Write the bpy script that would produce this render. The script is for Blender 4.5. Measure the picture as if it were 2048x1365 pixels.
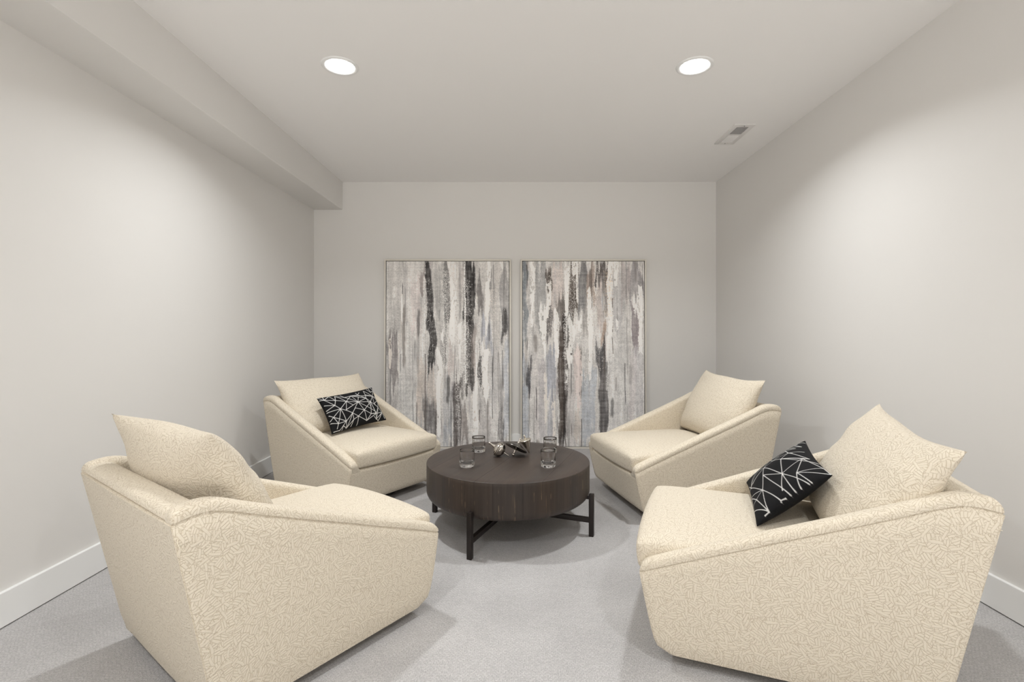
import bpy, bmesh, math, random
import numpy as np
from mathutils import Vector, Matrix, Euler

R = math.radians
PI = math.pi
random.seed(7)
scene = bpy.context.scene
COL = scene.collection
for o in list(bpy.data.objects):
    bpy.data.objects.remove(o)

# ------------------------------------------------------------------ camera
CAM_H = 1.09
cam_data = bpy.data.cameras.new('camera')
cam_data.sensor_width = 36.0
cam_data.lens = 995.0 / 2048.0 * 36.0
cam_data.shift_x = -7.0 / 2048.0
cam_data.shift_y = -18.5 / 2048.0
cam_data.clip_start = 0.02
cam = bpy.data.objects.new('camera', cam_data)
cam.location = (0, 0, CAM_H)
cam.rotation_euler = (R(90), 0, 0)
COL.objects.link(cam)
scene.camera = cam

# ------------------------------------------------------------------ world, exposure
WORLD_LOW, WORLD_HIGH = 3.1, 0.25
world = bpy.data.worlds.new('world')
scene.world = world
world.use_nodes = True
bg = world.node_tree.nodes['Background']
# added fill through the open end, brighter below the horizon to lift the ceiling
wnt = world.node_tree
wtc = wnt.nodes.new('ShaderNodeTexCoord')
wsx = wnt.nodes.new('ShaderNodeSeparateXYZ')
wnt.links.new(wtc.outputs['Generated'], wsx.inputs[0])
wmr = wnt.nodes.new('ShaderNodeMapRange')
wnt.links.new(wsx.outputs[2], wmr.inputs[0])
for wi, wv in enumerate((-.08, .08, WORLD_LOW, WORLD_HIGH)):
    wmr.inputs[wi + 1].default_value = wv
bg.inputs[0].default_value = (1.0, 0.96, 0.91, 1)
wnt.links.new(wmr.outputs[0], bg.inputs[1])
vs = scene.view_settings
vs.view_transform = 'Standard'
vs.look = 'None'
vs.gamma = 1.0
vs.use_curve_mapping = False
vs.exposure = 0.18

# room constants (metres; camera stands at x=0, y=0)
XL, XR, YB, YF, ZC = -1.896, 1.886, 4.68, -2.7, 2.5
SOF_X, SOF_Z = -1.627, 2.238
LAMP_W = 13.5
LAMP_SPREAD = R(140)
LAMPS = [(-0.93, 2.637), (0.95, 2.637), (-0.93, 0.0), (0.95, 0.0), (-0.93, -2.2), (0.95, -2.2)]  # last pair is unseen, added to even out the room's light


# ------------------------------------------------------------------ helpers
def tag(o, label=None, cat=None, group=None, kind=None):
    if label: o['label'] = label
    if cat: o['category'] = cat
    if group: o['group'] = group
    if kind: o['kind'] = kind
    return o


def empty(name, loc, rz=0.0):
    o = bpy.data.objects.new(name, None)
    o.empty_display_size = 0.1
    o.location = loc
    o.rotation_euler = (0, 0, rz)
    COL.objects.link(o)
    return o


def box_uv(me):
    """UVs in metres, projected along the dominant axis of each face."""
    uvl = me.uv_layers.new(name='UVMap')
    n = len(me.polygons)
    co = np.empty(len(me.vertices) * 3)
    me.vertices.foreach_get('co', co)
    co = co.reshape(-1, 3)
    out = np.empty((len(me.loops), 2))
    for p in me.polygons:
        nx, ny, nz = (abs(c) for c in p.normal)
        for li in p.loop_indices:
            c = co[me.loops[li].vertex_index]
            if nz >= nx and nz >= ny:
                out[li] = (c[0], c[1])
            elif nx >= ny:
                out[li] = (c[1] + 3.1, c[2])
            else:
                out[li] = (c[0] + 7.3, c[2])
    uvl.data.foreach_set('uv', out.ravel())


def obj(name, verts, faces, mat, parent=None, smooth=True, uv=False, sharp=None):
    me = bpy.data.meshes.new(name)
    me.from_pydata([tuple(v) for v in verts], [], faces)
    bm = bmesh.new()
    bm.from_mesh(me)
    bmesh.ops.remove_doubles(bm, verts=bm.verts, dist=1e-6)
    bmesh.ops.recalc_face_normals(bm, faces=bm.faces)
    if bm.calc_volume(signed=True) < 0:
        bmesh.ops.reverse_faces(bm, faces=bm.faces)
    bm.to_mesh(me)
    bm.free()
    if uv:
        box_uv(me)
    if smooth:
        me.polygons.foreach_set('use_smooth', [True] * len(me.polygons))
        if sharp:
            me.set_sharp_from_angle(angle=R(sharp))
    me.materials.append(mat)
    o = bpy.data.objects.new(name, me)
    COL.objects.link(o)
    if parent:
        o.parent = parent
    return o


class MB:
    def __init__(self):
        self.v = []
        self.f = []

    def add(self, v, f):
        k = len(self.v)
        self.v += [tuple(p) for p in v]
        self.f += [tuple(i + k for i in q) for q in f]
        return self

    def box(self, x0, x1, y0, y1, z0, z1, M=None):
        v = [Vector((x, y, z)) for z in (z0, z1) for y in (y0, y1) for x in (x0, x1)]
        if M: v = [M @ p for p in v]
        return self.add(v, [(0, 2, 3, 1), (4, 5, 7, 6), (0, 1, 5, 4), (2, 6, 7, 3), (0, 4, 6, 2), (1, 3, 7, 5)])

    def bbox(self, x0, x1, y0, y1, z0, z1, b, M=None):
        """box with bevelled edges"""
        bm = bmesh.new()
        bmesh.ops.create_cube(bm, size=1)
        for q in bm.verts:
            q.co = Vector((x0 + (q.co.x + .5) * (x1 - x0), y0 + (q.co.y + .5) * (y1 - y0), z0 + (q.co.z + .5) * (z1 - z0)))
        bmesh.ops.bevel(bm, geom=list(bm.edges), offset=b, segments=2, profile=.5, affect='EDGES')
        bm.verts.index_update()
        v = [q.co.copy() for q in bm.verts]
        if M: v = [M @ p for p in v]
        f = [tuple(q.index for q in p.verts) for p in bm.faces]
        bm.free()
        return self.add(v, f)

    def lathe(self, prof, n=48, M=None, mod=None):
        """prof: list of (r, z) from bottom to top; closed at r=0 ends"""
        v = []; f = []
        rows = []
        for r, z in prof:
            if r < 1e-7:
                rows.append([len(v)]); v.append(Vector((0, 0, z)))
            else:
                row = []
                for i in range(n):
                    a = 2 * PI * i / n
                    rr = r * (mod(a, r, z) if mod else 1)
                    row.append(len(v)); v.append(Vector((rr * math.cos(a), rr * math.sin(a), z)))
                rows.append(row)
        for a, b in zip(rows, rows[1:]):
            for i in range(n):
                j = (i + 1) % n
                if len(a) == 1 and len(b) == 1: continue
                if len(a) == 1: f.append((a[0], b[j], b[i]))
                elif len(b) == 1: f.append((a[i], a[j], b[0]))
                else: f.append((a[i], a[j], b[j], b[i]))
        if M: v = [M @ p for p in v]
        return self.add(v, f)

    def tube(self, pts, r, n=8):
        pts = [Vector(p) for p in pts]
        v = []; f = []
        for i, p in enumerate(pts):
            t = (pts[min(i + 1, len(pts) - 1)] - pts[max(i - 1, 0)]).normalized()
            a = t.cross(Vector((0.3, 0.2, 1))).normalized(); b = t.cross(a)
            for k in range(n):
                w = 2 * PI * k / n
                v.append(p + a * math.cos(w) * r + b * math.sin(w) * r)
        for i in range(len(pts) - 1):
            for k in range(n):
                f.append((i * n + k, i * n + (k + 1) % n, (i + 1) * n + (k + 1) % n, (i + 1) * n + k))
        f.append(tuple(range(n))); f.append(tuple((len(pts) - 1) * n + k for k in range(n)))
        return self.add(v, f)

    def loft(self, rings, cap=True):
        n = len(rings[0]); v = []; f = []
        for r in rings: v += r
        for i in range(len(rings) - 1):
            for k in range(n):
                f.append((i * n + k, i * n + (k + 1) % n, (i + 1) * n + (k + 1) % n, (i + 1) * n + k))
        if cap:
            f.append(tuple(range(n)))
            f.append(tuple((len(rings) - 1) * n + k for k in range(n)))
        return self.add(v, f)

    def build(self, name, mat, parent=None, smooth=True, uv=False, sharp=None):
        return obj(name, self.v, self.f, mat, parent, smooth, uv, sharp)


# ------------------------------------------------------------------ node helpers
def mat_new(name):
    m = bpy.data.materials.new(name)
    m.use_nodes = True
    nt = m.node_tree
    return m, nt, nt.nodes['Principled BSDF']


def N(nt, t, **kw):
    n = nt.nodes.new(t)
    for k, v in kw.items(): setattr(n, k, v)
    return n


def setin(n, **kw):
    for k, v in kw.items(): n.inputs[k.replace('_', ' ')].default_value = v


def math_node(nt, op, a, b=None, c=None, clamp=False):
    n = N(nt, 'ShaderNodeMath', operation=op, use_clamp=clamp)
    for i, x in enumerate((a, b, c)):
        if x is None: continue
        if isinstance(x, (int, float)): n.inputs[i].default_value = x
        else: nt.links.new(x, n.inputs[i])
    return n.outputs[0]


def mixc(nt, fac, a, b, blend='MIX'):
    n = N(nt, 'ShaderNodeMix', data_type='RGBA', blend_type=blend)
    for sock, x in ((n.inputs[0], fac), (n.inputs[6], a), (n.inputs[7], b)):
        if isinstance(x, (int, float)): sock.default_value = x
        elif isinstance(x, tuple): sock.default_value = x if len(x) == 4 else (*x, 1)
        else: nt.links.new(x, sock)
    return n.outputs[2]


def maprange(nt, x, a, b, c=0.0, d=1.0, smooth=True):
    n = N(nt, 'ShaderNodeMapRange', interpolation_type='SMOOTHSTEP' if smooth else 'LINEAR')
    nt.links.new(x, n.inputs[0])
    for i, q in enumerate((a, b, c, d)): n.inputs[i + 1].default_value = q
    return n.outputs[0]


def bump(nt, bsdf, h, strength, dist):
    b = N(nt, 'ShaderNodeBump')
    b.inputs['Strength'].default_value = strength
    b.inputs['Distance'].default_value = dist
    nt.links.new(h, b.inputs['Height'])
    nt.links.new(b.outputs[0], bsdf.inputs['Normal'])


def srgb(r, g, b, k=1.0):
    def f(c):
        c /= 255.0
        return (c / 12.92 if c <= .04045 else ((c + .055) / 1.055) ** 2.4) * k
    return (f(r), f(g), f(b), 1.0)


def plain(name, col, rough=.5, metal=0.0, spec=.5):
    m, nt, b = mat_new(name)
    b.inputs['Base Color'].default_value = (*col[:3], 1)
    b.inputs['Roughness'].default_value = rough
    b.inputs['Metallic'].default_value = metal
    b.inputs['Specular IOR Level'].default_value = spec
    return m


# ------------------------------------------------------------------ materials
def mat_paint(name, col, rough=.5, tex=.06):
    m, nt, b = mat_new(name)
    b.inputs['Roughness'].default_value = rough
    b.inputs['Specular IOR Level'].default_value = .45
    tc = N(nt, 'ShaderNodeTexCoord')
    n1 = N(nt, 'ShaderNodeTexNoise'); setin(n1, Scale=170.0, Detail=2.0)
    nt.links.new(tc.outputs['Object'], n1.inputs['Vector'])
    n2 = N(nt, 'ShaderNodeTexNoise'); setin(n2, Scale=1.3, Detail=2.0)
    nt.links.new(tc.outputs['Object'], n2.inputs['Vector'])
    c = mixc(nt, n2.outputs['Fac'], tuple(x * .985 for x in col[:3]), tuple(min(1, x * 1.015) for x in col[:3]))
    nt.links.new(c, b.inputs['Base Color'])
    bump(nt, b, n1.outputs['Fac'], tex, .002)
    return m


M_WALL = mat_paint('wall_paint', (.785, .768, .742))
M_CEIL = mat_paint('ceiling_paint', (.96, .945, .93), .85)
M_TRIM = mat_paint('trim_paint', (.88, .88, .87), .4, .01)


def mat_carpet():
    m, nt, b = mat_new('carpet_loop')
    b.inputs['Roughness'].default_value = .95
    b.inputs['Specular IOR Level'].default_value = .1
    tc = N(nt, 'ShaderNodeTexCoord')
    mp = N(nt, 'ShaderNodeMapping')
    nt.links.new(tc.outputs['Object'], mp.inputs['Vector'])
    wn = N(nt, 'ShaderNodeTexNoise'); setin(wn, Scale=14.0, Detail=2.0)
    nt.links.new(tc.outputs['Object'], wn.inputs['Vector'])
    vm = N(nt, 'ShaderNodeVectorMath', operation='MULTIPLY_ADD')
    nt.links.new(wn.outputs['Color'], vm.inputs[0]); vm.inputs[1].default_value = (.010, .009, 0)
    nt.links.new(mp.outputs[0], vm.inputs[2])
    br = N(nt, 'ShaderNodeTexBrick')
    br.offset = .5
    setin(br, Scale=1.0, Mortar_Size=.0022, Mortar_Smooth=1.0, Bias=-.1, Brick_Width=.0135, Row_Height=.0080)
    br.inputs['Color1'].default_value = (1, 1, 1, 1); br.inputs['Color2'].default_value = (.72, .72, .72, 1)
    br.inputs['Mortar'].default_value = (.64, .64, .64, 1)
    nt.links.new(vm.outputs[0], br.inputs['Vector'])
    fine = N(nt, 'ShaderNodeTexNoise'); setin(fine, Scale=210.0, Detail=4.0)
    nt.links.new(tc.outputs['Object'], fine.inputs['Vector'])
    big = N(nt, 'ShaderNodeTexNoise'); setin(big, Scale=2.2, Detail=3.0)
    nt.links.new(tc.outputs['Object'], big.inputs['Vector'])
    h = math_node(nt, 'MULTIPLY_ADD', fine.outputs['Fac'], 1.9, br.outputs['Color'])
    t = maprange(nt, h, 1.05, 2.35, 0, 1, False)
    c = mixc(nt, t, (.30, .29, .287), (.63, .613, .606))
    k = maprange(nt, big.outputs['Fac'], .3, .7, .93, 1.07)
    hs = N(nt, 'ShaderNodeHueSaturation')
    nt.links.new(c, hs.inputs['Color']); nt.links.new(k, hs.inputs['Value'])
    nt.links.new(hs.outputs[0], b.inputs['Base Color'])
    bump(nt, b, h, .5, .003)
    return m


M_CARPET = mat_carpet()


def mat_fabric(name='cream_relief_fabric'):
    """cream upholstery quilted into short strips laid in little crossing bundles"""
    m, nt, b = mat_new(name)
    b.inputs['Roughness'].default_value = .8
    b.inputs['Specular IOR Level'].default_value = .2
    b.inputs['Sheen Weight'].default_value = .12
    tc = N(nt, 'ShaderNodeTexCoord')
    wn = N(nt, 'ShaderNodeTexNoise'); setin(wn, Scale=32.0, Detail=1.0)
    nt.links.new(tc.outputs['UV'], wn.inputs['Vector'])
    va = N(nt, 'ShaderNodeVectorMath', operation='SUBTRACT')
    nt.links.new(wn.outputs['Color'], va.inputs[0]); va.inputs[1].default_value = (.5, .5, .5)
    vm = N(nt, 'ShaderNodeVectorMath', operation='MULTIPLY_ADD')
    nt.links.new(va.outputs[0], vm.inputs[0]); vm.inputs[1].default_value = (.009, .009, 0)
    nt.links.new(tc.outputs['UV'], vm.inputs[2])
    P = vm.outputs[0]

    def layer(scale, off, hw, hl, SP=.0072, ph=100.0):
        pp = P
        if off:
            av = N(nt, 'ShaderNodeVectorMath', operation='ADD')
            nt.links.new(P, av.inputs[0]); av.inputs[1].default_value = (off, off * 1.7, 0)
            pp = av.outputs[0]
        vo = N(nt, 'ShaderNodeTexVoronoi', voronoi_dimensions='2D', feature='F1'); setin(vo, Scale=scale, Randomness=.95)
        nt.links.new(pp, vo.inputs['Vector'])
        ve = N(nt, 'ShaderNodeTexVoronoi', voronoi_dimensions='2D', feature='DISTANCE_TO_EDGE'); setin(ve, Scale=scale, Randomness=.95)
        nt.links.new(pp, ve.inputs['Vector'])
        loc = N(nt, 'ShaderNodeVectorMath', operation='SUBTRACT')
        nt.links.new(pp, loc.inputs[0]); nt.links.new(vo.outputs['Position'], loc.inputs[1])
        sx = N(nt, 'ShaderNodeSeparateXYZ'); nt.links.new(loc.outputs[0], sx.inputs[0])
        sc = N(nt, 'ShaderNodeSeparateColor'); nt.links.new(vo.outputs['Color'], sc.inputs[0])
        ang = math_node(nt, 'MULTIPLY', sc.outputs[0], 2 * PI)
        ca = math_node(nt, 'COSINE', ang); sa = math_node(nt, 'SINE', ang)
        x, y = sx.outputs[0], sx.outputs[1]
        ac = math_node(nt, 'ADD', math_node(nt, 'MULTIPLY', ca, x), math_node(nt, 'MULTIPLY', sa, y))
        al = math_node(nt, 'SUBTRACT', math_node(nt, 'MULTIPLY', ca, y), math_node(nt, 'MULTIPLY', sa, x))
        # each strip bows a little along its length
        ac = math_node(nt, 'ADD', ac, math_node(nt, 'MULTIPLY', math_node(nt, 'MULTIPLY', al, al), math_node(nt, 'MULTIPLY', math_node(nt, 'SUBTRACT', sc.outputs[2], .5), 18.0)))
        fr = math_node(nt, 'FRACT', math_node(nt, 'ADD', math_node(nt, 'MULTIPLY', ac, 1 / SP), ph if hw else math_node(nt, 'ADD', sc.outputs[1], 100.0)))
        tri = math_node(nt, 'MULTIPLY', math_node(nt, 'SUBTRACT', .5, math_node(nt, 'ABSOLUTE', math_node(nt, 'SUBTRACT', fr, .5))), SP)
        d = math_node(nt, 'MINIMUM', tri, math_node(nt, 'MULTIPLY', ve.outputs['Distance'], 1 / scale))
        if not hw: return d, None
        ins = math_node(nt, 'MINIMUM', math_node(nt, 'SUBTRACT', hw, math_node(nt, 'ABSOLUTE', ac)), math_node(nt, 'SUBTRACT', hl, math_node(nt, 'ABSOLUTE', al)))
        return math_node(nt, 'MINIMUM', d, ins), math_node(nt, 'GREATER_THAN', ins, 0.0)

    def pick(a, b, m):
        return math_node(nt, 'ADD', math_node(nt, 'MULTIPLY', a, m), math_node(nt, 'MULTIPLY', b, math_node(nt, 'SUBTRACT', 1.0, m)))
    d4, _ = layer(70.0, 0.0, 0, 0, .0066)
    d3, m3 = layer(52.0, .37, .0068, .0115, .0068)
    d2, m2 = layer(40.0, 1.21, .0112, .0125, .0074, 100.5)
    d1, m1 = layer(34.0, .81, .0040, .0160, .0079, 100.5)
    d = pick(d1, pick(d2, pick(d3, d4, m3), m2), m1)
    line = maprange(nt, d, .0002, .0009, 1, 0)
    puff = maprange(nt, d, 0.0, .0018, 0, 1)
    tone = N(nt, 'ShaderNodeTexNoise'); setin(tone, Scale=420.0, Detail=2.0)
    nt.links.new(tc.outputs['UV'], tone.inputs['Vector'])
    base = mixc(nt, tone.outputs['Fac'], srgb(217, 205, 185), srgb(231, 222, 205))
    c = mixc(nt, math_node(nt, 'MULTIPLY', line, .50), base, srgb(150, 126, 90))
    nt.links.new(c, b.inputs['Base Color'])
    h = math_node(nt, 'MULTIPLY_ADD', tone.outputs['Fac'], .12, puff)
    bump(nt, b, h, .45, .0012)
    return m


M_FABRIC = mat_fabric()
M_PLINTH = plain('dark_plinth', (.02, .018, .016), .7)


def mat_wood(name, side):
    m, nt, b = mat_new(name)
    b.inputs['Roughness'].default_value = .42
    b.inputs['Specular IOR Level'].default_value = .35
    tc = N(nt, 'ShaderNodeTexCoord')
    mp = N(nt, 'ShaderNodeMapping')
    if side:
        # unrolled side: UV u = arc length, v = height
        nt.links.new(tc.outputs['UV'], mp.inputs['Vector'])
        mp.inputs['Scale'].default_value = (1, .035, 1)
    else:
        nt.links.new(tc.outputs['UV'], mp.inputs['Vector'])
        mp.inputs['Scale'].default_value = (1, .05, 1)
    n1 = N(nt, 'ShaderNodeTexNoise'); setin(n1, Scale=60.0, Detail=5.0, Roughness=.6)
    nt.links.new(mp.outputs[0], n1.inputs['Vector'])
    n2 = N(nt, 'ShaderNodeTexNoise'); setin(n2, Scale=9.0, Detail=2.0)
    nt.links.new(mp.outputs[0], n2.inputs['Vector'])
    c1 = mixc(nt, n1.outputs['Fac'], srgb(36, 31, 29), srgb(78, 69, 63))
    c2 = mixc(nt, maprange(nt, n2.outputs['Fac'], .35, .65), c1, srgb(78, 64, 54), 'MIX')
    c = mixc(nt, .35, c1, c2)
    sx = N(nt, 'ShaderNodeSeparateXYZ'); nt.links.new(tc.outputs['UV'], sx.inputs[0])
    per = .145 if side else .308
    off = .308 * 4
    q = math_node(nt, 'FRACT', math_node(nt, 'DIVIDE', math_node(nt, 'ADD', sx.outputs[0], off if not side else 5.0), per))
    dl = math_node(nt, 'MULTIPLY', math_node(nt, 'SUBTRACT', .5, math_node(nt, 'ABSOLUTE', math_node(nt, 'SUBTRACT', q, .5))), per)
    ln = maprange(nt, dl, .0006, .0022 if side else .0034, 1, 0)
    c = mixc(nt, math_node(nt, 'MULTIPLY', ln, .5 if side else .65), c, srgb(14, 11, 10))
    # worn pale grain streaks
    mp2 = N(nt, 'ShaderNodeMapping'); nt.links.new(tc.outputs['UV'], mp2.inputs['Vector'])
    mp2.inputs['Scale'].default_value = (1, .018 if side else .012, 1)
    n3 = N(nt, 'ShaderNodeTexNoise'); setin(n3, Scale=130.0, Detail=2.0, Roughness=.5)
    nt.links.new(mp2.outputs[0], n3.inputs['Vector'])
    n4 = N(nt, 'ShaderNodeTexNoise'); setin(n4, Scale=18.0, Detail=1.0)
    nt.links.new(tc.outputs['UV'], n4.inputs['Vector'])
    stk = math_node(nt, 'MULTIPLY', maprange(nt, n3.outputs['Fac'], .62, .72), maprange(nt, n4.outputs['Fac'], .46, .6))
    c = mixc(nt, math_node(nt, 'MULTIPLY', stk, .5 if side else .12), c, srgb(160, 138, 110))
    nt.links.new(c, b.inputs['Base Color'])
    h = math_node(nt, 'SUBTRACT', math_node(nt, 'MULTIPLY', n1.outputs['Fac'], .3), ln)
    bump(nt, b, h, .35, .002)
    return m


M_WOOD_TOP = mat_wood('dark_plank_top', False)
M_WOOD_SIDE = mat_wood('dark_plank_side', True)
M_IRON = plain('dark_bronze_iron', (.022, .016, .014), .45, .3)


def mat_vcol(name, rough=.6, fuzzy=False):
    m, nt, b = mat_new(name)
    b.inputs['Roughness'].default_value = rough
    b.inputs['Specular IOR Level'].default_value = .2
    a = N(nt, 'ShaderNodeVertexColor', layer_name='paint')
    tc = N(nt, 'ShaderNodeTexCoord')
    n1 = N(nt, 'ShaderNodeTexNoise'); setin(n1, Scale=500.0 if fuzzy else 260.0, Detail=2.0)
    nt.links.new(tc.outputs['Object'], n1.inputs['Vector'])
    k = maprange(nt, n1.outputs['Fac'], .2, .8, .8, 1.2) if fuzzy else maprange(nt, n1.outputs['Fac'], .2, .8, .94, 1.06)
    hs = N(nt, 'ShaderNodeHueSaturation')
    nt.links.new(a.outputs['Color'], hs.inputs['Color']); nt.links.new(k, hs.inputs['Value'])
    nt.links.new(hs.outputs[0], b.inputs['Base Color'])
    bump(nt, b, n1.outputs['Fac'], .5 if fuzzy else .25, .002)
    return m


M_VELVET = mat_vcol('black_velvet_white_lines', .9, True)
M_CANVAS = mat_vcol('painted_canvas', .55)
M_FRAME = plain('champagne_frame', (.78, .74, .66), .4, .15)
M_GAP = plain('frame_shadow_gap', (.03, .028, .026), .8)
M_SILVER = plain('antique_silver', (.62, .58, .53), .24, 1.0)
M_SILVER_PALE = plain('pale_silver', (.80, .75, .66), .26, 1.0)
M_DARKMETAL = plain('tarnished_silver', (.13, .12, .11), .25, 1.0)
M_VENT = plain('vent_white', (.8, .78, .76), .45)
M_VENT_DARK = plain('vent_shade_plate', (.06, .06, .06), .9)
M_THREAD = plain('cream_thread', (.8, .72, .58), .8)

mg, nt, b = mat_new('clear_glass')
b.inputs['Base Color'].default_value = (1, 1, 1, 1)
b.inputs['Transmission Weight'].default_value = 1.0
b.inputs['Roughness'].default_value = 0.0
b.inputs['IOR'].default_value = 1.5
M_GLASS = mg

me_, nt, b = mat_new('lamp_lens')
b.inputs['Base Color'].default_value = (.9, .9, .9, 1)
b.inputs['Emission Color'].default_value = (1, .985, .96, 1)
b.inputs['Emission Strength'].default_value = 12.0
M_LENS = me_


# ------------------------------------------------------------------ room shell
def struct(name, mb, mat, smooth=False):
    o = mb.build(name, mat, None, smooth)
    o['kind'] = 'structure'
    return o


T = .12
struct('floor', MB().box(XL - T, XR + T, YF, YB + T, -.1, 0), M_CARPET)
# ceiling with round cut-outs is not needed: the lamp trims sit on its face
struct('ceiling', MB().box(XL - T, XR + T, YF, YB + T, ZC, ZC + .1), M_CEIL)
struct('wall_left', MB().box(XL - T, XL, YF, YB + T, 0, ZC), M_WALL)
struct('wall_right', MB().box(XR, XR + T, YF, YB + T, 0, ZC), M_WALL)
struct('wall_back', MB().box(XL, XR, YB, YB + T, 0, ZC), M_WALL)
mb = MB()
mb.bbox(XL - .02, SOF_X, YF, YB + .02, SOF_Z, ZC + .02, .004)
o = struct('trim_1', mb, M_WALL)
o['label'] = 'boxed soffit along the top of the left wall'
BH = .131; BT = .015


def base_mb(x0, x1, y0, y1):
    return MB().bbox(x0, x1, y0, y1, 0.004, BH, .002)


struct('baseboard_left', base_mb(XL - .005, XL + BT, YF, YB), M_TRIM)
struct('baseboard_right', base_mb(XR - BT, XR + .005, YF, YB), M_TRIM)
struct('baseboard_back', base_mb(XL + BT, XR - BT, YB - BT, YB + .005), M_TRIM)


# ------------------------------------------------------------------ recessed lights
def recessed(x, y, label):
    root = empty('recessed_light', (x, y, ZC))
    tag(root, label, 'ceiling light', 'recessed ceiling lights')
    ring = [(.074, -.0005), (.076, -.005), (.088, -.006), (.095, -.003), (.0965, 0.0005)]
    MB().lathe(ring, 64).build('trim_ring', M_TRIM, root)
    MB().lathe([(0, -.0065), (.035, -.006), (.06, -.0048), (.0725, -.003), (.0745, -.0015), (.0745, 0.0), (0, 0.0)], 64).build('lens', M_LENS, root)
    ld = bpy.data.lights.new('lamp', 'AREA')
    ld.shape = 'DISK'; ld.size = .14; ld.energy = LAMP_W; ld.spread = LAMP_SPREAD
    ld.color = (.97, .99, 1.0)
    lo = bpy.data.objects.new('lamp', ld)
    COL.objects.link(lo)
    lo.parent = root
    lo.location = (0, 0, -.009)
    return root


lab = ['lit round recessed ceiling light above the left armchairs, nearer the soffit',
       'lit round recessed ceiling light on the right, in front of the air vent',
       'recessed ceiling light on the left, behind the camera',
       'recessed ceiling light on the right, behind the camera',
       'added unseen recessed fill light, farthest behind the camera on the left',
       'added unseen recessed fill light, farthest behind the camera on the right']
for (x, y), l in zip(LAMPS, lab):
    recessed(x, y, l)

# ------------------------------------------------------------------ ceiling vent
vx0, vx1, vy0, vy1 = 1.488, 1.632, 3.37, 3.725
root = empty('ceiling_vent', ((vx0 + vx1) / 2, (vy0 + vy1) / 2, ZC))
tag(root, 'white rectangular louvred air vent in the ceiling near the right wall', 'air vent')
w2, l2 = (vx1 - vx0) / 2, (vy1 - vy0) / 2
ow, ol = .040, l2 - .045
mb = MB()
z0 = -.007
mb.bbox(-w2, -ow, -l2, l2, z0, 0, .0025).bbox(ow, w2, -l2, l2, z0, 0, .0025)
mb.bbox(-ow - .002, ow + .002, -l2, -ol, z0, 0, .0025).bbox(-ow - .002, ow + .002, ol, l2, z0, 0, .0025)
mb.bbox(-ow - .002, ow + .002, -.006, .006, z0 + .001, 0, .002)
mb.build('vent_frame', M_VENT, root, True, False, 30)
MB().box(-ow, ow, -ol, ol, -.0006, 0).build('vent_shade_plate', M_VENT_DARK, root, False)  # flat plate, its dark colour stands in for the shade inside the duct
ns = 9
for half in (-1, 1):
    for i in range(ns):
        yc = half * (.012 + (ol - .014) * (i + .5) / ns)
        M = Matrix.Translation((0, yc, -.0045)) @ Matrix.Rotation(R(-52 if half > 0 else 52), 4, 'X')
        MB().box(-ow, ow, -.0062, .0062, -.0005, .0005, M).build('louvre_slat', M_VENT, root, False)
for yy in (-l2 + .02, l2 - .02):
    MB().lathe([(0, -.0095), (.003, -.009), (.004, -.0068), (.004, -.006), (0, -.006)], 12, Matrix.Translation((0.0, yy, 0))).build('screw', M_DARKMETAL, root)


# ------------------------------------------------------------------ armchair
SH = dict(WA=.791, WB=.746, WC=.743, WD=.747, yA=-.503, hb=.619, yB=.427, hf=.292, yC=.367, yD=-.386)
ZB = .04
AW = .062      # arm crown width
CR = .030      # crown height


def lerp(a, b, t): return a + (b - a) * t


def y_front(z):
    t = (z - ZB) / (SH['hf'] - ZB)
    y = lerp(SH['yC'], SH['yB'], min(t, 1.0) ** .85 if t > 0 else 0)
    q = max(0, 1 - (z - ZB) / .05)
    return y - .035 * (1 - math.sqrt(max(0, 1 - q * q)))


def y_back(z):
    return lerp(SH['yD'], SH['yA'], (z - ZB) / (SH['hb'] - ZB))


def half_w(y, z):
    tb = min(1, max(0, (z - ZB) / (SH['hb'] - ZB)))
    wb = lerp(SH['WD'], SH['WA'], tb)
    tf = min(1, max(0, (z - ZB) / (SH['hf'] - ZB)))
    wf = lerp(SH['WC'], SH['WB'], tf)
    s = (y - SH['yA']) / (SH['yB'] - SH['yA'])
    return lerp(wb, wf, min(1, max(0, s))) / 2


SEAM = [(-.503, .612), (-.47, .622), (-.43, .626), (-.395, .620), (-.35, .601), (-.30, .578), (-.16, .519), (0, .456),
        (.10, .416), (.31, .337), (.40, .303), (.427, .292)]


def z_seam(y):
    if y <= SEAM[0][0]: return SEAM[0][1]
    for (a, b), (c, d) in zip(SEAM, SEAM[1:]):
        if y <= c: return lerp(b, d, (y - a) / (c - a))
    return SEAM[-1][1]


def smooth_seam(y):
    return sum(z_seam(y + d) * w for d, w in ((-.03, 1), (-.015, 2), (0, 3), (.015, 2), (.03, 1))) / 9


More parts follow.
